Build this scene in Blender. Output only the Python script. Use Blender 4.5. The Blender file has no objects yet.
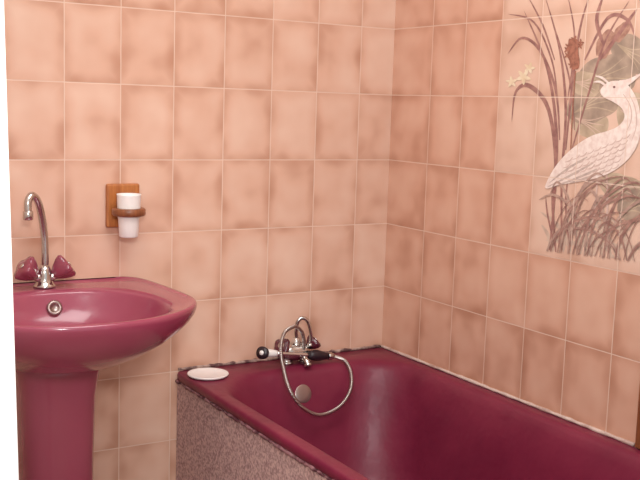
import bpy, bmesh, math, random
from mathutils import Vector, Matrix
random.seed(4)
C = bpy.context.scene.collection
PI = math.pi
bpy.context.scene.view_settings.view_transform = 'Standard'

# ---------------------------------------------------------------- camera
F, YAW, PITCH, ROLL = 998.0, .54223, .133514, .0320229
CAM = Vector((-1.78939, -2.56678, 1.32983))
fw = Vector((math.sin(YAW)*math.cos(PITCH), math.cos(YAW)*math.cos(PITCH), -math.sin(PITCH)))
r0 = Vector((math.cos(YAW), -math.sin(YAW), 0)); u0 = r0.cross(fw)
rt = math.cos(ROLL)*r0 + math.sin(ROLL)*u0
up = -math.sin(ROLL)*r0 + math.cos(ROLL)*u0
cd = bpy.data.cameras.new('camera'); cam = bpy.data.objects.new('camera', cd); C.objects.link(cam)
cam.matrix_world = Matrix(((rt.x, up.x, -fw.x, CAM.x), (rt.y, up.y, -fw.y, CAM.y), (rt.z, up.z, -fw.z, CAM.z), (0, 0, 0, 1)))
cd.sensor_width = 36; cd.lens = F/640*36; cd.clip_start = .05
bpy.context.scene.camera = cam

def pt(px, py, axis, val):          # measured photo point on a known wall or shelf plane
    d = fw*F + rt*(px-320) - up*(py-240)
    t = (val-CAM[axis])/d[axis]
    return CAM + d*t

# ---------------------------------------------------------------- materials
def lin(c):
    return tuple((v/255/12.92 if v/255 <= .04045 else ((v/255+.055)/1.055)**2.4) for v in c) + (1,)
def mat(name, col, rough=.5, metal=0, coat=0, noise=None, bump=0, spec=.5, wavy=0, ramp=(.36, .64), crough=.06):
    m = bpy.data.materials.new(name); m.use_nodes = True
    nt = m.node_tree; b = nt.nodes['Principled BSDF']
    b.inputs['Base Color'].default_value = lin(col); b.inputs['Roughness'].default_value = rough
    b.inputs['Metallic'].default_value = metal; b.inputs['Coat Weight'].default_value = coat
    b.inputs['Coat Roughness'].default_value = crough
    b.inputs['Specular IOR Level'].default_value = spec
    tc = nt.nodes.new('ShaderNodeTexCoord')
    if noise:
        c2, sc, det = noise
        n = nt.nodes.new('ShaderNodeTexNoise')
        n.inputs['Scale'].default_value = sc; n.inputs['Detail'].default_value = det
        nt.links.new(tc.outputs['Object'], n.inputs['Vector'])
        r = nt.nodes.new('ShaderNodeValToRGB'); r.color_ramp.elements[0].position = ramp[0]; r.color_ramp.elements[1].position = ramp[1]
        r.color_ramp.elements[0].color = lin(col); r.color_ramp.elements[1].color = lin(c2)
        nt.links.new(n.outputs['Fac'], r.inputs['Fac']); nt.links.new(r.outputs['Color'], b.inputs['Base Color'])
        if bump:
            bp = nt.nodes.new('ShaderNodeBump'); bp.inputs['Strength'].default_value = bump; bp.inputs['Distance'].default_value = .002
            nt.links.new(n.outputs['Fac'], bp.inputs['Height']); nt.links.new(bp.outputs['Normal'], b.inputs['Normal'])
    if wavy:
        n = nt.nodes.new('ShaderNodeTexNoise'); n.inputs['Scale'].default_value = 10; n.inputs['Detail'].default_value = 3
        nt.links.new(tc.outputs['Object'], n.inputs['Vector'])
        bp = nt.nodes.new('ShaderNodeBump'); bp.inputs['Strength'].default_value = wavy; bp.inputs['Distance'].default_value = .01
        nt.links.new(n.outputs['Fac'], bp.inputs['Height']); nt.links.new(bp.outputs['Normal'], b.inputs['Normal']); nt.links.new(bp.outputs['Normal'], b.inputs['Coat Normal'])
    return m

TW = .150832
def tile_mat(name, axis, off, light, mid, dark, clampU=None, flat=None, rough=.26, nscale=45):
    """glazed 15x20 cm tiles: cloudy colour per tile, pale grout; axis 0 = runs along -x, 1 = runs along -y. flat = one colour over the grid"""
    m = bpy.data.materials.new(name); m.use_nodes = True
    nt = m.node_tree; N = nt.nodes; L = nt.links; b = N['Principled BSDF']
    def M(op, a, c=None, d=None):
        n = N.new('ShaderNodeMath'); n.operation = op
        for i, v in enumerate((a, c, d)):
            if v is None: continue
            if isinstance(v, (int, float)): n.inputs[i].default_value = v
            else: L.new(v, n.inputs[i])
        return n.outputs[0]
    g = N.new('ShaderNodeNewGeometry'); s = N.new('ShaderNodeSeparateXYZ'); L.new(g.outputs['Position'], s.inputs[0])
    a = s.outputs[axis]; z = s.outputs[2]
    U = M('DIVIDE', M('SUBTRACT', M('MULTIPLY', a, -1.0), off), TW)
    if clampU is not None: U = M('MAXIMUM', U, clampU)
    V = M('DIVIDE', M('SUBTRACT', z, .77), .2)
    fu, fv = M('FRACT', U), M('FRACT', V); iu, iv = M('FLOOR', U), M('FLOOR', V)
    du = M('MULTIPLY', M('MINIMUM', fu, M('SUBTRACT', 1.0, fu)), TW)
    dv = M('MULTIPLY', M('MINIMUM', fv, M('SUBTRACT', 1.0, fv)), .2)
    d = M('MINIMUM', du, dv)
    mr = N.new('ShaderNodeMapRange'); mr.interpolation_type = 'SMOOTHSTEP'
    mr.inputs[1].default_value = .0002; mr.inputs[2].default_value = .0019; L.new(d, mr.inputs[0])
    body = mr.outputs[0]
    if flat is None:
        cb = N.new('ShaderNodeCombineXYZ'); L.new(iu, cb.inputs[0]); L.new(iv, cb.inputs[1]); cb.inputs[2].default_value = axis*7.3
        wn = N.new('ShaderNodeTexWhiteNoise'); wn.noise_dimensions = '3D'; L.new(cb.outputs[0], wn.inputs['Vector'])
        sc = N.new('ShaderNodeVectorMath'); sc.operation = 'SCALE'; L.new(wn.outputs['Color'], sc.inputs[0]); sc.inputs['Scale'].default_value = 9.0
        ad = N.new('ShaderNodeVectorMath'); ad.operation = 'ADD'; L.new(g.outputs['Position'], ad.inputs[0]); L.new(sc.outputs[0], ad.inputs[1])
        n1 = N.new('ShaderNodeTexNoise'); n1.inputs['Scale'].default_value = 10; n1.inputs['Detail'].default_value = 1.5; L.new(ad.outputs[0], n1.inputs['Vector'])
        edge = N.new('ShaderNodeMapRange'); edge.interpolation_type = 'SMOOTHSTEP'; edge.inputs[1].default_value = 0; edge.inputs[2].default_value = .036
        edge.inputs[3].default_value = .22; edge.inputs[4].default_value = 0; L.new(d, edge.inputs[0])
        f = M('ADD', M('ADD', n1.outputs['Fac'], edge.outputs[0]), M('MULTIPLY', M('SUBTRACT', wn.outputs['Value'], .5), .12))
        r = N.new('ShaderNodeValToRGB'); e = r.color_ramp.elements
        e[0].position = .26; e[0].color = lin(light); e[1].position = .94; e[1].color = lin(dark)
        k = e.new(.58); k.color = lin(mid)
        L.new(f, r.inputs['Fac']); col = r.outputs['Color']
    else:
        n1 = N.new('ShaderNodeTexNoise'); n1.inputs['Scale'].default_value = nscale; n1.inputs['Detail'].default_value = 4
        L.new(g.outputs['Position'], n1.inputs['Vector'])
        r = N.new('ShaderNodeValToRGB'); e = r.color_ramp.elements
        e[0].position = .38; e[0].color = lin(flat); e[1].position = .64; e[1].color = lin(mid)
        L.new(n1.outputs['Fac'], r.inputs['Fac']); col = r.outputs['Color']
    mx = N.new('ShaderNodeMix'); mx.data_type = 'RGBA'
    L.new(body, mx.inputs[0]); mx.inputs[6].default_value = lin((226, 201, 184)); L.new(col, mx.inputs[7])
    L.new(mx.outputs[2], b.inputs['Base Color'])
    ro = N.new('ShaderNodeMapRange'); ro.inputs[3].default_value = .8; ro.inputs[4].default_value = rough; L.new(body, ro.inputs[0])
    L.new(ro.outputs[0], b.inputs['Roughness'])
    n2 = N.new('ShaderNodeTexNoise'); n2.inputs['Scale'].default_value = 14; n2.inputs['Detail'].default_value = 1
    L.new(g.outputs['Position'], n2.inputs['Vector'])
    bp = N.new('ShaderNodeBump'); bp.inputs['Strength'].default_value = .25; bp.inputs['Distance'].default_value = .0015
    L.new(M('ADD', body, M('MULTIPLY', n2.outputs['Fac'], .5)), bp.inputs['Height']); L.new(bp.outputs['Normal'], b.inputs['Normal'])
    return m

m_back = tile_mat('peach_tile_back', 0, .119755, (228, 194, 174), (219, 178, 156), (190, 142, 118))
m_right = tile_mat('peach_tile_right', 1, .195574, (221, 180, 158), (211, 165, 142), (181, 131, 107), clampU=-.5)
m_panel = tile_mat('pale_mural_tile', 1, .195574, (226, 195, 176), (219, 184, 164), (196, 156, 134))
def mural_mat(name, c, c2, ns=45): return tile_mat(name, 1, .195574, None, c2, None, flat=c, rough=.3, nscale=ns)
m_white = mat('white_paint', (248, 247, 244), .6, noise=((242, 241, 237), 3, 2))
m_ceil = mat('ceiling_paint', (240, 239, 235), .8)
m_floor = mat('floor_tile', (150, 124, 110), .4, noise=((168, 140, 124), 8, 3))
m_burg = mat('burgundy_ceramic', (148, 62, 86), .24, coat=.55, noise=((160, 76, 98), 3, 2), crough=.07)
m_tub = mat('burgundy_enamel', (112, 28, 55), .44, coat=.12, noise=((124, 36, 62), 7, 5), wavy=.5, crough=.2, spec=.35)
m_chrome = mat('chrome', (205, 203, 200), .16, 1)
m_chrome2 = mat('brushed_chrome', (170, 155, 152), .36, 1)
m_knob = mat('pink_acrylic', (160, 72, 94), .12, coat=.5)
m_knob.node_tree.nodes['Principled BSDF'].inputs['Transmission Weight'].default_value = .3
m_knobd = mat('dark_burgundy_acrylic', (84, 28, 44), .2, coat=.5)
m_plast = mat('white_plastic', (242, 239, 236), .35)
m_black = mat('black_plastic', (40, 26, 34), .35)
m_caulk = mat('white_caulk', (212, 192, 182), .6, noise=((172, 142, 132), 22, 5), ramp=(.42, .66))
m_caulk2 = mat('aged_caulk', (184, 158, 146), .7, noise=((92, 62, 62), 26, 5), ramp=(.45, .58))
m_seal = mat('worn_sealant', (150, 108, 112), .7, noise=((84, 42, 52), 45, 4), ramp=(.42, .58))
m_side = mat('speckled_stone', (212, 180, 174), .8, noise=((150, 118, 118), 150, 9), bump=.8, ramp=(.38, .66))
m_dish = mat('white_ceramic', (242, 238, 236), .3)

def wood(name, a, b_):
    m = bpy.data.materials.new(name); m.use_nodes = True
    nt = m.node_tree; b = nt.nodes['Principled BSDF']; b.inputs['Roughness'].default_value = .35
    tc = nt.nodes.new('ShaderNodeTexCoord'); mp = nt.nodes.new('ShaderNodeMapping'); mp.inputs['Scale'].default_value = (60, 60, 8)
    n = nt.nodes.new('ShaderNodeTexNoise'); n.inputs['Scale'].default_value = 1.5; n.inputs['Detail'].default_value = 4
    r = nt.nodes.new('ShaderNodeValToRGB'); r.color_ramp.elements[0].position = .35; r.color_ramp.elements[1].position = .68
    r.color_ramp.elements[0].color = lin(a); r.color_ramp.elements[1].color = lin(b_)
    nt.links.new(tc.outputs['Object'], mp.inputs[0]); nt.links.new(mp.outputs[0], n.inputs['Vector'])
    nt.links.new(n.outputs['Fac'], r.inputs['Fac']); nt.links.new(r.outputs['Color'], b.inputs['Base Color'])
    return m
m_wood = wood('honey_wood', (190, 122, 66), (160, 92, 46))
m_wood2 = wood('dark_wood', (146, 88, 54), (112, 64, 40))

# ---------------------------------------------------------------- mesh helpers
def obj(name, bm, m, parent=None, smooth=True):
    me = bpy.data.meshes.new(name)
    bmesh.ops.recalc_face_normals(bm, faces=bm.faces[:])
    bm.to_mesh(me); bm.free()
    if smooth:
        for p in me.polygons: p.use_smooth = True
    o = bpy.data.objects.new(name, me); C.objects.link(o)
    for k in (m if isinstance(m, list) else [m]): me.materials.append(k)
    if parent:
        o.parent = parent
        if parent.type == 'EMPTY': o.matrix_parent_inverse = Matrix.Translation(parent.location).inverted()
    return o
sub = lambda part, *a, **k: obj(*a, parent=part, **k)     # parts sit at world identity, so a sub-part needs no offset
def thing(name, label, cat, loc):
    o = bpy.data.objects.new(name, None); C.objects.link(o); o.location = loc; o.empty_display_size = .05
    o['label'] = label; o['category'] = cat
    return o
def tag(o, label, cat): o['label'] = label; o['category'] = cat; return o
def struct(name, bm, m, smooth=False):
    o = obj(name, bm, m, smooth=smooth); o['kind'] = 'structure'; return o
def box(bm, x0, x1, y0, y1, z0, z1, bev=0, seg=2):
    r = bmesh.ops.create_cube(bm, size=1)
    for v in r['verts']:
        v.co = Vector((x0+(v.co.x+.5)*(x1-x0), y0+(v.co.y+.5)*(y1-y0), z0+(v.co.z+.5)*(z1-z0)))
    if bev:
        es = list({e for v in r['verts'] for e in v.link_edges})
        bmesh.ops.bevel(bm, geom=es, offset=bev, segments=seg, profile=.5, affect='EDGES')
def loft(bm, rings, cap0=True, cap1=True):
    R = [[bm.verts.new(p) for p in ring] for ring in rings]
    n = len(R[0])
    for a, b in zip(R, R[1:]):
        for i in range(n):
            bm.faces.new((a[i], a[(i+1) % n], b[(i+1) % n], b[i]))
    if cap0: bm.faces.new(R[0])
    if cap1: bm.faces.new(R[-1])
def lathe(bm, prof, base, axis=(0, 0, 1), n=32, flute=None):
    """prof = [(radius, height)], revolved round axis from base"""
    ax = Vector(axis).normalized(); q = Vector((0, 0, 1)).rotation_difference(ax); base = Vector(base)
    rings = []
    for r, h in prof:
        ring = []
        for i in range(n):
            a = 2*PI*i/n
            rr = r*(1 + (flute[1]*math.cos(flute[0]*a) if flute else 0))
            ring.append(base + q @ Vector((rr*math.cos(a), rr*math.sin(a), h)))
        rings.append(ring)
    loft(bm, rings)
def cr(pts, per=8, closed=False):
    P = [Vector(p) for p in pts]; out = []; n = len(P)
    rng = range(n if closed else n-1)
    for i in rng:
        if closed: a, b, c, d = P[i-1], P[i], P[(i+1) % n], P[(i+2) % n]
        else: a, b, c, d = P[max(i-1, 0)], P[i], P[i+1], P[min(i+2, n-1)]
        for k in range(per):
            t = k/per
            out.append(.5*((2*b)+(-a+c)*t+(2*a-5*b+4*c-d)*t*t+(-a+3*b-3*c+d)*t**3))
    if not closed: out.append(P[-1].copy())
    return out
def tube(bm, pts, rad, n=12):
    prev = None; rings = []
    for i, p in enumerate(pts):
        t = (pts[min(i+1, len(pts)-1)]-pts[max(i-1, 0)]).normalized()
        if prev is None: prev = t.orthogonal().normalized()
        prev = (prev - t*prev.dot(t)).normalized(); b = t.cross(prev)
        r = rad(i/(len(pts)-1)) if callable(rad) else rad
        rings.append([p + (prev*math.cos(2*PI*k/n)+b*math.sin(2*PI*k/n))*r for k in range(n)])
    loft(bm, rings)
def bead(bm, a, b, r, jit, rnd, step=.012):       # an uneven line of sealant
    a, b = Vector(a), Vector(b); n = int((b-a).length/step)
    P = [a.lerp(b, i/n)+Vector((0, 0, rnd.uniform(-jit, jit)*.6)) for i in range(n+1)]
    rs = [r+rnd.uniform(-jit, jit) for _ in range(n+1)]
    tube(bm, P, lambda t: rs[int(round(t*n))], 8)
def resample(pts, n):
    P = pts + [pts[0]]; L = [0]
    for a, b in zip(P, P[1:]): L.append(L[-1]+(b-a).length)
    out = []; j = 0
    for i in range(n):
        s = L[-1]*i/n
        while L[j+1] < s: j += 1
        t = (s-L[j])/max(1e-9, L[j+1]-L[j]); out.append(P[j].lerp(P[j+1], t))
    return out

# ---------------------------------------------------------------- room
YF = -3.4
YE = -1.05
rj = random.Random(3)
bm = bmesh.new(); box(bm, -1.72, .12, 0, .12, 0, 2.45); struct('wall_back', bm, m_back)
bm = bmesh.new(); box(bm, 0, .12, YF, 0, 0, 2.45); struct('wall_right', bm, m_right)
bm = bmesh.new(); box(bm, -1.72, -1.57, -1.42, 0, 0, 2.45); struct('wall_left', bm, m_white)
bm = bmesh.new(); box(bm, -3.0, .12, YF, .12, -.1, 0); struct('floor', bm, m_floor)
bm = bmesh.new(); box(bm, -3.0, .12, YF, .12, 2.45, 2.55); struct('ceiling', bm, m_ceil)
# white door casing at the end of the left wall, a little out of plumb
bm = bmesh.new()
xe = lambda z: -1.529+.021*(1.18-z)
loft(bm, [[Vector((-1.74, -1.50, z)), Vector((xe(z), -1.50, z)), Vector((xe(z), -1.40, z)), Vector((-1.74, -1.40, z))] for z in (0, 1.2, 2.45)])
struct('trim_1', bm, m_white)
# wooden casing standing on the far rim of the bath
bm = bmesh.new(); box(bm, -.014, 0, -1.11, YE, .574, 2.45, .003); struct('trim_2', bm, m_wood2)
# caulk beads
bm = bmesh.new(); bead(bm, (-.004, -1.04, .576), (-.004, -.004, .576), .0045, .001, rj, .02); struct('trim_3', bm, m_caulk, True)
bm = bmesh.new(); bead(bm, (-.70, -.003, .576), (-.008, -.003, .576), .0046, .0018, rj); struct('trim_4', bm, m_caulk2, True)

# ---------------------------------------------------------------- bathtub
ZT = .572
def rrect(x0, x1, y0, y1, r, z, k=14, rl=None):
    """rounded rectangle; rl = own radius for the far-left corner"""
    out = []
    for j, (cx, cy, a0) in enumerate(((x1, y1, 0), (x0, y1, 90), (x0, y0, 180), (x1, y0, 270))):
        rr = rl if (rl and j == 1) else r
        ccx = cx-rr if j in (0, 3) else cx+rr; ccy = cy-rr if j in (0, 1) else cy+rr
        for i in range(k+1):
            a = math.radians(a0+90*i/k); out.append(Vector((ccx+rr*math.cos(a), ccy+rr*math.sin(a), z)))
    return out
tub = thing('bathtub', 'wine red built-in bathtub in the tiled corner with speckled side panel', 'bathtub', (-.35, -.85, 0))
bm = bmesh.new()
ox0, ox1, oy0, oy1 = -.708, -.002, -1.70, -.002
ix0, ix1, iy0, iy1 = -.664, -.046, -1.58, -.112
def inn(d, z, r, dy=1.0): return rrect(ix0+d, ix1-d, iy0+d*dy*1.8, iy1-d*1.45, r, z, rl=r+.05)
rings = [rrect(ox0+.006, ox1-.001, oy0+.006, oy1-.001, .012, ZT-.026),
         rrect(ox0, ox1, oy0, oy1, .016, ZT-.023), rrect(ox0, ox1, oy0, oy1, .016, ZT-.008),
         rrect(ox0+.003, ox1, oy0+.003, oy1, .016, ZT-.002), rrect(ox0+.009, ox1-.003, oy0+.009, oy1-.003, .016, ZT),
         rrect(ix0-.012, ix1+.012, iy0-.012, iy1+.014, .135, ZT, rl=.185), inn(-.006, ZT-.002, .135), inn(0, ZT-.006, .135), inn(.006, ZT-.014, .138), inn(.014, ZT-.032, .14),
         inn(.03, ZT-.10, .155), inn(.05, ZT-.20, .165), inn(.068, ZT-.28, .165), inn(.088, ZT-.33, .16), inn(.115, ZT-.365, .14), inn(.15, ZT-.386, .11), inn(.20, ZT-.396, .06), inn(.25, ZT-.398, .03)]
loft(bm, rings, cap0=False)
obj('tub_shell', bm, m_tub, tub)
bm = bmesh.new(); box(bm, -.704, -.688, -1.69, -.003, .001, ZT-.024, .002)
o = obj('side_panel', bm, m_side, tub, smooth=False); o['label'] = 'grey pink rough speckled side panel'
bm = bmesh.new(); bead(bm, (-.7055, -1.68, ZT-.029), (-.7055, -.006, ZT-.029), .0045, .0026, rj); obj('sealant', bm, m_seal, tub)
bm = bmesh.new()
ov = Vector((-.370, iy1-.0265, ZT-.072)); oax = Vector((0, -1, .35))
lathe(bm, [(.031, -.006), (.032, .002), (.030, .006), (.024, .008), (.010, .009), (.0005, .009)], ov, oax)
o = obj('overflow_cap', bm, m_chrome2, tub); o['label'] = 'round chrome overflow cap'

# ---------------------------------------------------------------- white dish on the bath corner
bm = bmesh.new()
dc = pt(208, 374, 2, ZT+.006)
lathe(bm, [(.045, 0), (.055, .003), (.058, .007), (.057, .009), (.052, .008), (.044, .005), (.001, .0045)], (dc.x, dc.y, ZT+.0005), n=48)
tag(obj('soap_dish', bm, m_dish), 'flat round white dish lying on the corner rim of the burgundy bath', 'soap dish')

# ---------------------------------------------------------------- bath mixer
mx_c = Vector((-.350, -.058, ZT))
mixer = thing('bath_mixer_tap', 'chrome bath mixer with two dark burgundy knobs on the bathtub rim', 'faucet', mx_c)
bm = bmesh.new()
for s in (-1, 1):
    b0 = mx_c + Vector((s*.030, 0, .0005))
    lathe(bm, [(.020, 0), (.020, .004), (.016, .008), (.015, .012), (.015, .033), (.017, .040), (.017, .048), (.001, .052)], b0, n=24)
tube(bm, cr([mx_c+Vector((-.044, 0, .036)), mx_c+Vector((-.02, -.003, .034)), mx_c+Vector((.02, -.003, .034)), mx_c+Vector((.044, 0, .036))], 5), lambda t: .017+.009*math.sin(PI*t), 20)
lathe(bm, [(.018, 0), (.017, .012), (.012, .018), (.010, .028), (.001, .030)], mx_c+Vector((0, -.002, .048)), n=24)
obj('tap_body', bm, m_chrome, mixer)
for s in (-1, 1):
    ax = (s*.66, -.3+s*.12, .64+s*.06); kb = mx_c+Vector((s*.038, -.006, .042))
    bm = bmesh.new(); lathe(bm, [(.009, 0), (.012, .006), (.018, .012), (.024, .022), (.025, .031), (.020, .035), (.001, .035)], kb, ax, n=48, flute=(4, .12))
    h = obj('knob', bm, m_knobd, mixer); h['label'] = 'fluted dark burgundy knob'
    bm = bmesh.new(); q = Vector(ax).normalized()
    lathe(bm, [(.010, 0), (.010, .002), (.001, .003)], kb+q*.0345, ax, n=20)
    sub(h, 'knob_cap', bm, m_chrome)
bm = bmesh.new()
sp = cr([mx_c+Vector((.004, -.010, .030)), mx_c+Vector((.006, -.028, .026)), mx_c+Vector((.008, -.048, .018)), mx_c+Vector((.009, -.058, .008))], 6)
tube(bm, sp, .0095, 16)
lathe(bm, [(.0095, 0), (.0115, .002), (.0115, .010), (.008, .011), (.001, .010)], sp[-1]+Vector((0, .001, .003)), (0, -.4, -1), n=20)
obj('spout', bm, m_chrome, mixer)
bm = bmesh.new()
tube(bm, cr([pt(298, 345, 1, -.062), pt(296, 331, 1, -.062), pt(298, 321, 1, -.066), pt(303, 318, 1, -.070), pt(308, 322, 1, -.074), pt(311, 334, 1, -.078), pt(310, 346, 1, -.078)], 8), .0058, 14)
lathe(bm, [(.0058, 0), (.009, .003), (.009, .012), (.001, .013)], pt(310, 343, 1, -.078), (0, 0, -1), n=20)
obj('shower_outlet', bm, m_chrome, mixer)

# ---------------------------------------------------------------- hand shower and its hose
yh = -.098
hs = thing('hand_shower', 'small white and black hand shower with looping chrome hose lying across the bath mixer', 'hand shower', pt(300, 362, 1, yh))
A = pt(265, 353, 1, yh); B = pt(328, 356, 1, yh)
def seg(t0, t1, n=6): return [A.lerp(B, t0+(t1-t0)*i/n) for i in range(n+1)]
bm = bmesh.new(); tube(bm, seg(0, .18), lambda t: .0135-.004*t, 20)
obj('neck', bm, m_plast, hs)
bm = bmesh.new(); tube(bm, seg(.17, .72), .0075, 16)
obj('handle', bm, m_chrome, hs)
bm = bmesh.new(); tube(bm, seg(.68, 1.0), lambda t: .0110+.0055*math.sin(PI*min(t*1.2, 1)), 20)
o = obj('grip', bm, m_black, hs); o['label'] = 'dark plastic grip'
hax = (A-B).normalized()+Vector((0, -.55, .12))
bm = bmesh.new(); lathe(bm, [(.012, -.004), (.0165, .004), (.0185, .012), (.0185, .018), (.001, .018)], A, hax)
hd = obj('shower_head', bm, m_black, hs)
bm = bmesh.new(); lathe(bm, [(.007, 0), (.007, .002), (.001, .003)], A+hax.normalized()*.0175, hax, n=20)
o = sub(hd, 'spray_plate', bm, m_plast); o['label'] = 'white spray plate'
bm = bmesh.new(); lathe(bm, [(.0105, 0), (.0115, .003), (.0115, .012), (.007, .022), (.001, .022)], B-(B-A).normalized()*.001, (B-A), n=24)
obj('hose_nut', bm, m_chrome, hs)
Bn = B+(B-A).normalized()*.018
bm = bmesh.new()
path = cr([Bn, pt(345, 361, 1, -.12), pt(351, 374, 1, -.15), pt(350, 391, 1, -.18), pt(339, 407, 1, -.20), pt(320, 415, 1, -.21), pt(302, 407, 1, -.20), pt(289, 388, 1, -.18),
           pt(283, 366, 1, -.135), pt(281, 347, 1, -.12), pt(285, 332, 1, -.108), pt(295, 326, 1, -.095)], 12)
path += cr([pt(295, 326, 1, -.095), pt(302, 332, 1, -.09), pt(304, 344, 1, -.085), pt(302, 352, 1, -.076)], 8)[1:]
tube(bm, path, .0055, 12)
m_hose = mat('ribbed_hose', (190, 184, 180), .28, 1)
nt = m_hose.node_tree; w = nt.nodes.new('ShaderNodeTexWave'); w.inputs['Scale'].default_value = 90; w.bands_direction = 'DIAGONAL'
tc = nt.nodes.new('ShaderNodeTexCoord'); nt.links.new(tc.outputs['Object'], w.inputs['Vector'])
bp = nt.nodes.new('ShaderNodeBump'); bp.inputs['Strength'].default_value = .6; bp.inputs['Distance'].default_value = .002
nt.links.new(w.outputs['Fac'], bp.inputs['Height']); nt.links.new(bp.outputs['Normal'], nt.nodes['Principled BSDF'].inputs['Normal'])
obj('hose', bm, m_hose, hs)

# ---------------------------------------------------------------- pedestal sink
BX, ZB = -1.095, .850
sink = thing('pedestal_sink', 'burgundy ceramic washbasin on a pedestal against the tiled wall', 'sink', (BX, -.16, 0))
half = [(0, -.548), (.09, -.538), (.165, -.508), (.228, -.458), (.270, -.402), (.290, -.345), (.293, -.285), (.288, -.20), (.280, -.11), (.268, -.045), (.245, -.010), (.21, 0), (.10, 0)]
def closed(h, n=144, back=0):
    full = [(x, y, 0) for x, y in h] + [(0, back, 0)] + [(-x, y, 0) for x, y in reversed(h[1:])]
    return resample(cr(full, 10, True), n)
outer = closed(half)
inner = closed([(0, -.515), (.09, -.505), (.155, -.470), (.203, -.410), (.218, -.335), (.203, -.240), (.156, -.165), (.085, -.125)], back=-.116)
def osec(s, z, sy=None, piv=-.16):
    sy = sy or s
    k = .9+.1*s
    return [Vector((BX+p.x*s, min(-.0005, piv*k+(p.y-piv)*sy if p.y < piv else p.y*k), z)) for p in outer]
def isec(s, z, piv=-.29): return [Vector((BX+p.x*s, piv+(p.y-piv)*s, z)) for p in inner]
def mixs(a, b, t, z): return [Vector((p.x*(1-t)+q.x*t, p.y*(1-t)+q.y*t, z)) for p, q in zip(a, b)]
bm = bmesh.new()
rings = [osec(.34, ZB-.172, .30), osec(.40, ZB-.163, .42), osec(.52, ZB-.140, .62), osec(.65, ZB-.112, .78), osec(.78, ZB-.085, .88), osec(.885, ZB-.060, .94), osec(.95, ZB-.040, .97), osec(.985, ZB-.024, .988), osec(1, ZB-.010), osec(1, ZB-.003), osec(.996, ZB+.001), osec(.986, ZB+.0035), osec(.970, ZB+.003), osec(.955, ZB+.001)]
o98 = osec(.955, ZB); i1 = isec(1.0, 0)
rings += [mixs(o98, i1, .35, ZB-.0005), mixs(o98, i1, .75, ZB-.002), isec(1.01, ZB-.005), isec(.995, ZB-.010), isec(.975, ZB-.020), isec(.935, ZB-.040), isec(.87, ZB-.064), isec(.75, ZB-.088), isec(.54, ZB-.107), isec(.28, ZB-.117), isec(.06, ZB-.120)]
loft(bm, rings)
obj('basin', bm, m_burg, sink)
bm = bmesh.new()
def ov_ring(a, b, z, cy): return [Vector((BX+a*math.copysign(abs(math.cos(t))**.75, math.cos(t)), cy+b*math.copysign(abs(math.sin(t))**.75, math.sin(t)), z)) for t in [2*PI*i/48 for i in range(48)]]
loft(bm, [ov_ring(.115, .115, .001, -.155), ov_ring(.112, .112, .03, -.155), ov_ring(.094, .10, .10, -.155), ov_ring(.086, .095, .25, -.155), ov_ring(.088, .095, .45, -.155), ov_ring(.093, .10, .60, -.155), ov_ring(.101, .108, .66, -.158), ov_ring(.110, .118, .70, -.16)])
obj('pedestal', bm, m_burg, sink)
bm = bmesh.new()
lathe(bm, [(.019, -.004), (.0195, .002), (.016, .005), (.011, .004), (.010, .001), (.001, .001)], (BX+.004, -.1345, ZB-.041), (0, -1, .34))
obj('overflow_ring', bm, m_chrome2, sink)
bm = bmesh.new(); lathe(bm, [(.03, 0), (.03, .003), (.02, .004), (.001, .001)], (BX, -.29, ZB-.1205))
obj('drain', bm, m_chrome2, sink)

# ---------------------------------------------------------------- basin mixer
fc = Vector((BX, -.06, ZB+.0005))
tap = thing('basin_mixer_tap', 'chrome swan-neck mixer tap with pinkish burgundy flared knobs on the washbasin', 'faucet', fc)
bm = bmesh.new()
lathe(bm, [(.028, 0), (.028, .004), (.022, .010), (.018, .022), (.019, .034), (.016, .044), (.012, .056), (.001, .058)], fc, n=32)
for s in (-1, 1): tube(bm, [fc+Vector((s*.008, -.002, .018)), fc+Vector((s*.018, -.004, .025)), fc+Vector((s*.024, -.006, .030))], .0105, 16)
obj('tap_body', bm, m_chrome, tap)
for s in (-1, 1):
    ax = Vector((s*.74, -.12, .60)).normalized(); b0 = fc+Vector((s*.022, -.006, .028))
    bm = bmesh.new(); lathe(bm, [(.010, 0), (.014, .006), (.021, .016), (.028, .030), (.031, .041), (.028, .047), (.015, .049), (.001, .049)], b0, ax, n=64, flute=(4, .14))
    h = obj('knob', bm, m_knob, tap); h['label'] = 'translucent pink burgundy flared knob'
    bm = bmesh.new(); lathe(bm, [(.008, 0), (.008, .002), (.001, .003)], b0+ax*.0485, ax, n=20); sub(h, 'knob_cap', bm, m_chrome)
bm = bmesh.new()
q = [(45, 266, -.060), (45, 250, -.060), (44, 232, -.062), (41, 213, -.068), (37, 200, -.076), (31.5, 195.5, -.086), (28, 202, -.093), (28, 212, -.095)]
pts = cr([pt(a, b, 1, c) for a, b, c in q], 8)
tube(bm, pts, .0095, 16)
lathe(bm, [(.0095, 0), (.0125, .003), (.0125, .022), (.010, .024), (.001, .022)], pts[-1]+Vector((0, 0, .004)), (0, 0, -1), n=20)
obj('spout', bm, m_chrome, tap)

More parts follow.
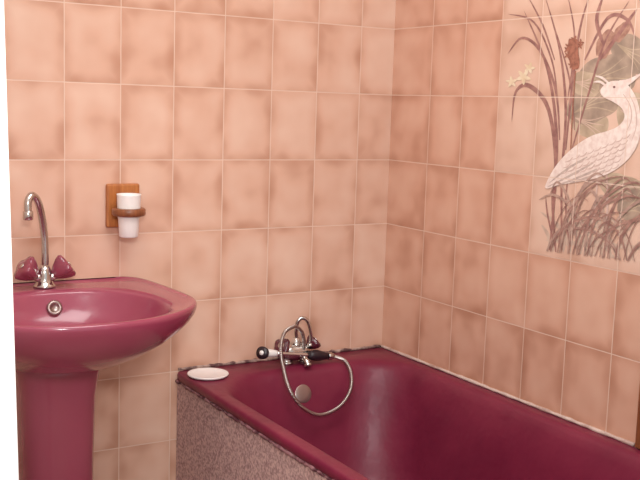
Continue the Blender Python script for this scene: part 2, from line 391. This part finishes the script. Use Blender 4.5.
# ---------------------------------------------------------------- tumbler holder and tumbler
hx = -.870
hold = thing('tumbler_holder', 'honey wooden wall bracket with ring holding a white tumbler', 'tumbler holder', (hx, 0, 1.045))
bm = bmesh.new(); box(bm, hx-.046, hx+.046, -.016, -.0005, .990, 1.107, .005)
obj('back_plate', bm, m_wood, hold, smooth=False)
cx, cy, cz = hx-.002, -.062, 1.037
bm = bmesh.new()
lathe(bm, [(.0306, -.010), (.041, -.010), (.044, -.006), (.044, .006), (.041, .010), (.0306, .010)], (cx, cy, cz), n=40)
fs = [f for f in bm.faces if len(f.verts) > 4]
bmesh.ops.delete(bm, geom=fs, context='FACES_ONLY')
es = [e for e in bm.edges if e.is_boundary]; bmesh.ops.bridge_loops(bm, edges=es)
box(bm, cx-.018, cx+.018, -.03, -.014, cz-.009, cz+.009, .002)
obj('ring', bm, m_wood2, hold)
bm = bmesh.new()
lathe(bm, [(.023, 0), (.0255, .003), (.0275, .045), (.0300, .060), (.0315, .110), (.0325, .114), (.0305, .114), (.028, .105), (.026, .06), (.0235, .006), (.001, .005)], (cx, cy, .970), n=40)
tag(obj('tumbler', bm, m_plast), 'white plastic tumbler sitting in the wooden wall holder', 'tumbler')

# ---------------------------------------------------------------- tile mural
mural = thing('tile_mural', 'painted tile mural of a white heron among reeds on the right wall', 'mural', (0, -.84, 1.1))
m_reed = mural_mat('mauve_reed_glaze', (170, 126, 116), (140, 98, 94))
m_grass = mural_mat('grey_grass_glaze', (172, 134, 122), (142, 106, 98))
m_grass2 = mural_mat('mauve_grass_glaze', (188, 158, 144), (162, 132, 122))
m_reed2 = mural_mat('pale_reed_glaze', (208, 184, 166), (192, 166, 150))
m_leafg = mural_mat('grey_leaf_glaze', (178, 156, 138), (148, 130, 116), 26)
m_leafg2 = mural_mat('light_leaf_glaze', (198, 178, 154), (172, 152, 130), 26)
m_leafd = mural_mat('muted_brown_leaf_glaze', (184, 144, 126), (154, 114, 100), 60)
m_cat = mural_mat('brown_cattail_glaze', (170, 114, 94), (138, 90, 76), 110)
m_bird = mural_mat('white_heron_glaze', (240, 226, 218), (226, 206, 197), 80)
m_line = mural_mat('rose_line_glaze', (212, 186, 176), (200, 172, 162))
m_plume = mural_mat('grey_plume_glaze', (204, 184, 174), (182, 162, 154), 80)
m_eye = mural_mat('dark_eye_glaze', (130, 90, 86), (120, 82, 80))
m_bloom = mural_mat('cream_bloom_glaze', (234, 220, 194), (220, 198, 166))
cnt = [0]
def lay(off):                     # every painted stroke a hair above the last one
    cnt[0] += 1; return off*.25+cnt[0]*.000003
def wp(p, off): v = pt(p[0], p[1], 0, 0); return Vector((-off, max(v.y, YE), v.z))
def stroke(bm, px, w, off, taper=1, mi=0):
    off = lay(off)
    P = cr([wp(p, off) for p in px], 6); n = len(P); L = []; Rr = []
    for i, p in enumerate(P):
        t = (P[min(i+1, n-1)]-P[max(i-1, 0)])
        t = t.normalized() if t.length > 1e-7 else Vector((0, 0, 1)); s = Vector((0, -t.z, t.y)); k = i/(n-1)
        ww = w/400*.5*(math.sin(PI*min(1, k*.9+.1))**.7 if taper else 1)+.0001
        L.append(bm.verts.new(p+s*ww)); Rr.append(bm.verts.new(p-s*ww))
    for i in range(n-1): bm.faces.new((L[i], L[i+1], Rr[i+1], Rr[i])).material_index = mi
def patch(bm, px, off, per=6):
    off = lay(off)
    P = cr([wp(p, off) for p in px], per, True); bm.faces.new([bm.verts.new(p) for p in P])
def blob(bm, x, y, a, b, t, off, lob=5, amp=.12):
    patch(bm, [(x+a*math.cos(q)*(1-amp*math.cos(lob*q))*math.cos(t)-b*math.sin(q)*math.sin(t), y+a*math.cos(q)*math.sin(t)+b*math.sin(q)*(1-amp*math.cos(4*q))*math.cos(t)) for q in [2*PI*j/16 for j in range(16)]], off, 4)
def petals(bm, fx, fy, fr, off, n=5):
    for a in range(n):
        q = a*2*PI/n+.3+fx
        patch(bm, [(fx, fy), (fx+fr*.5*math.cos(q-.5), fy+fr*.5*math.sin(q-.5)), (fx+fr*math.cos(q), fy+fr*math.sin(q)), (fx+fr*.5*math.cos(q+.5), fy+fr*.5*math.sin(q+.5))], off, 4)
bm = bmesh.new()
y2, y3 = -(.195574+2*TW), -(.195574+3*TW)
def plate(y0, y1, z0, z1): box(bm, -.0004, -.0001, y1, y0, z0, z1)
plate(y3, YE, .97, 1.97); plate(y2, y3, 1.17, 1.97)
obj('tile_panel', bm, m_panel, mural, smooth=False)
for i, (x, y, a, b, t) in enumerate([(590, 124, 20, 15, .4), (594, 102, 28, 20, -.5), (630, 112, 12, 22, .2), (608, 76, 30, 22, -.25), (586, 84, 15, 13, .2), (632, 54, 22, 18, .6), (622, 188, 22, 14, .3), (634, 206, 16, 17, -.5)]):
    bm = bmesh.new(); blob(bm, x, y, a, b, t, .0016, 3, .09)
    for q in (-.5, -.15, .2, .55): stroke(bm, [(x-a*.8*math.cos(t), y-a*.8*math.sin(t)), (x, y+b*q*.5), (x+a*.75*math.cos(q+t), y+b*.9*math.sin(q*2+t))], 1.1, .0024, 1, 1)
    obj('lily_leaf', bm, [m_leafg if i % 2 else m_leafg2, m_leafg2 if i % 2 else m_reed2], mural, smooth=False)
for x, y, a, b, t in [(606, 44, 8, 16, .5), (622, 32, 6, 12, .7)]:
    bm = bmesh.new(); blob(bm, x, y, a, b, t, .0026, 3, .16); obj('brown_leaf', bm, m_leafd, mural, smooth=False)
bm = bmesh.new(); rnd = random.Random(9)
for i in range(16):               # pale washes of grass at the water
    x = 552+i*5.4+rnd.uniform(-4, 4); b = rnd.uniform(-40, 40); h = rnd.uniform(20, 62); y0 = 250+(x-548)*.12
    stroke(bm, [(x, y0), (x+b*.35, y0-h*.6), (x+b, y0-h)], rnd.uniform(2.5, 5), .0030)
for x, y, a, b in [(600, 226, 34, 2.5), (575, 243, 26, 2.5), (618, 246, 24, 2.5)]: blob(bm, x, y, a, b, .1, .0028)
obj('pale_grass', bm, m_reed2, mural, smooth=False)
bm = bmesh.new()
for s, w_ in [([(556, 252), (553, 200), (557, 140), (548, 70), (524, 10)], 4.4), ([(562, 250), (562, 180), (566, 110), (560, 50), (545, -5)], 3.4), ([(550, 250), (556, 170), (549, 110), (530, 86), (516, 92), (512, 122)], 5),
          ([(560, 140), (556, 90), (540, 50), (522, 38), (508, 54)], 3.4), ([(566, 150), (572, 90), (580, 30), (590, -5)], 3.2), ([(572, 150), (590, 90), (606, 40), (630, 0)], 2.6),
          ([(558, 100), (552, 60), (534, 22), (508, 14)], 2.2), ([(600, 60), (622, 30), (638, 8)], 4.4), ([(568, 100), (575, 40), (568, -5)], 2.2), ([(604, 45), (597, 20), (604, -5)], 4.6),
          ([(555, 60), (543, 25), (528, -4)], 2.2), ([(575, 130), (570, 80), (556, 30)], 2.2), ([(585, 60), (608, 18), (628, 20), (636, 40)], 3.4), ([(556, 250), (548, 215), (546, 196)], 2.4), ([(570, 250), (566, 200), (572, 160)], 2.4)]:
    stroke(bm, s, w_, .0036)
obj('tall_reeds', bm, m_reed, mural, smooth=False)
for x, y, a, b, t in [(574, 54, 7, 17, -.12)]:
    bm = bmesh.new(); blob(bm, x, y, a*.8, b, t, .0062, 5, .1)
    for k in range(9): petals(bm, x+rnd.uniform(-a, a), y+rnd.uniform(-b, b)*.9, rnd.uniform(2.5, 4.5), .0063, 4)
    stroke(bm, [(x-b*math.sin(t), y+b*math.cos(t)), (x-1, y+60), (x-4, y+120)], 1.5, .0060, 0)
    obj('cattail', bm, m_cat, mural, smooth=False)
for fx, fy, fr in ((524, 77, 8), (512, 82, 6), (530, 68, 6)):
    bm = bmesh.new(); petals(bm, fx, fy, fr, .0064); obj('flower', bm, m_bloom, mural, smooth=False)
# heron
bm = bmesh.new()
for s in [[(598, 174), (596, 205), (590, 246)], [(607, 170), (608, 205), (606, 248)]]: stroke(bm, s, 2.0, .0070, 0)
lg = bm
bm = bmesh.new()
patch(bm, [(546, 188), (552, 173), (562, 159), (576, 146), (592, 136), (608, 131), (619, 126), (625, 118), (623, 109), (614, 102), (604, 97), (601, 91), (605, 85), (613, 81), (624, 82), (632, 89), (638, 101), (641, 116), (641, 132), (637, 147), (628, 160), (614, 171), (597, 178), (578, 182), (560, 185)], .0080, 6)
hr = obj('heron', bm, m_bird, mural, smooth=False)
sub(hr, 'legs', lg, m_line, smooth=False)
bm = bmesh.new()
for s in [[(608, 87), (601, 82), (594, 82)], [(610, 84), (603, 78), (596, 76)]]: stroke(bm, s, 2.2, .0082)
patch(bm, [(619, 81), (629, 79), (643, 73), (631, 84), (623, 87)], .0082, 4)
sub(hr, 'crest_and_beak', bm, m_bird, smooth=False)
bm = bmesh.new()
for r_ in range(6):               # rows of short scalloped feather strokes over the back and wing
    for c in range(9):
        x = 628-c*7.2-r_*2.2; y = 136+c*3.3+r_*6.0-(c*c)*.05
        if x < 564 or y > 175: continue
        stroke(bm, [(x+3, y-2), (x, y+1.5), (x-5, y+3)], rnd.uniform(.8, 1.5), .0086)
for s in [[(624, 94), (631, 106), (632, 120), (626, 134)], [(630, 94), (636, 108), (637, 126), (632, 142)]]: stroke(bm, s, 1.1, .0086)
sub(hr, 'feather_lines', bm, m_line, smooth=False)
bm = bmesh.new()
for s in [[(594, 163), (572, 175), (548, 187)], [(598, 169), (578, 178), (556, 186)], [(588, 157), (568, 169), (550, 183)], [(606, 170), (590, 177), (570, 183)]]: stroke(bm, s, 2.2, .0087)
sub(hr, 'tail_plumes', bm, m_plume, smooth=False)
bm = bmesh.new(); blob(bm, 615, 87, 1.3, 1.1, 0, .0088, 2, 0); sub(hr, 'eye', bm, m_eye, smooth=False)
for nm, mt, n_, w0, w1 in (('broad_grass', m_grass2, 10, 2.6, 4.6), ('water_grass', m_grass, 26, 1.0, 2.8)):
    bm = bmesh.new()
    for i in range(n_):               # blades arching out over the water, some across the bird
        x = 550+i*88/n_+rnd.uniform(-3, 3); y0 = 251+(x-548)*.12; sgn = rnd.choice((-1, 1)); b = sgn*rnd.uniform(16, 66); h = rnd.uniform(30, 84); dr = rnd.uniform(0, .2)
        if x+b < 546: b = abs(b)
        stroke(bm, [(x, y0), (x+b*.15, y0-h*.45), (x+b*.45, y0-h*.82), (x+b*.85, y0-h), (x+b*1.15, y0-h*(1-dr))], rnd.uniform(w0, w1), .0092)
    obj(nm, bm, mt, mural, smooth=False)

# ---------------------------------------------------------------- light
def area(name, loc, target, size, power, col=(1, 1, 1)):
    l = bpy.data.lights.new(name, 'AREA'); l.size = size; l.energy = power; l.color = col
    o = bpy.data.objects.new(name, l); C.objects.link(o); o.location = loc
    o.rotation_euler = (Vector(target)-Vector(loc)).to_track_quat('-Z', 'Y').to_euler()
area('overhead_fill', (-.95, -1.2, 2.40), (-.8, -1.0, 0), 1.1, 23, (1, .99, .97))  # unseen area light, added because the ceiling blocks the world light
area('doorway_light', (-2.4, -3.0, 1.9), (-.7, -.3, .7), 1.0, 24, (1, .99, .98))
l = bpy.data.lights.new('basin_fill_spot', 'SPOT'); l.energy = 76; l.spot_size = math.radians(40); l.spot_blend = 1; l.shadow_soft_size = .15; l.color = (1, .99, .97)  # unseen spot added near the camera to brighten the lower wall by the sink
o = bpy.data.objects.new('basin_fill_spot', l); C.objects.link(o); o.location = (-1.7, -2.75, 1.75)
o.rotation_euler = (Vector((-1.0, 0, .66))-o.location).to_track_quat('-Z', 'Y').to_euler()
w = bpy.data.worlds.new('world'); bpy.context.scene.world = w; w.use_nodes = True
bg = w.node_tree.nodes['Background']; bg.inputs[0].default_value = (1, .99, .98, 1); bg.inputs[1].default_value = .74
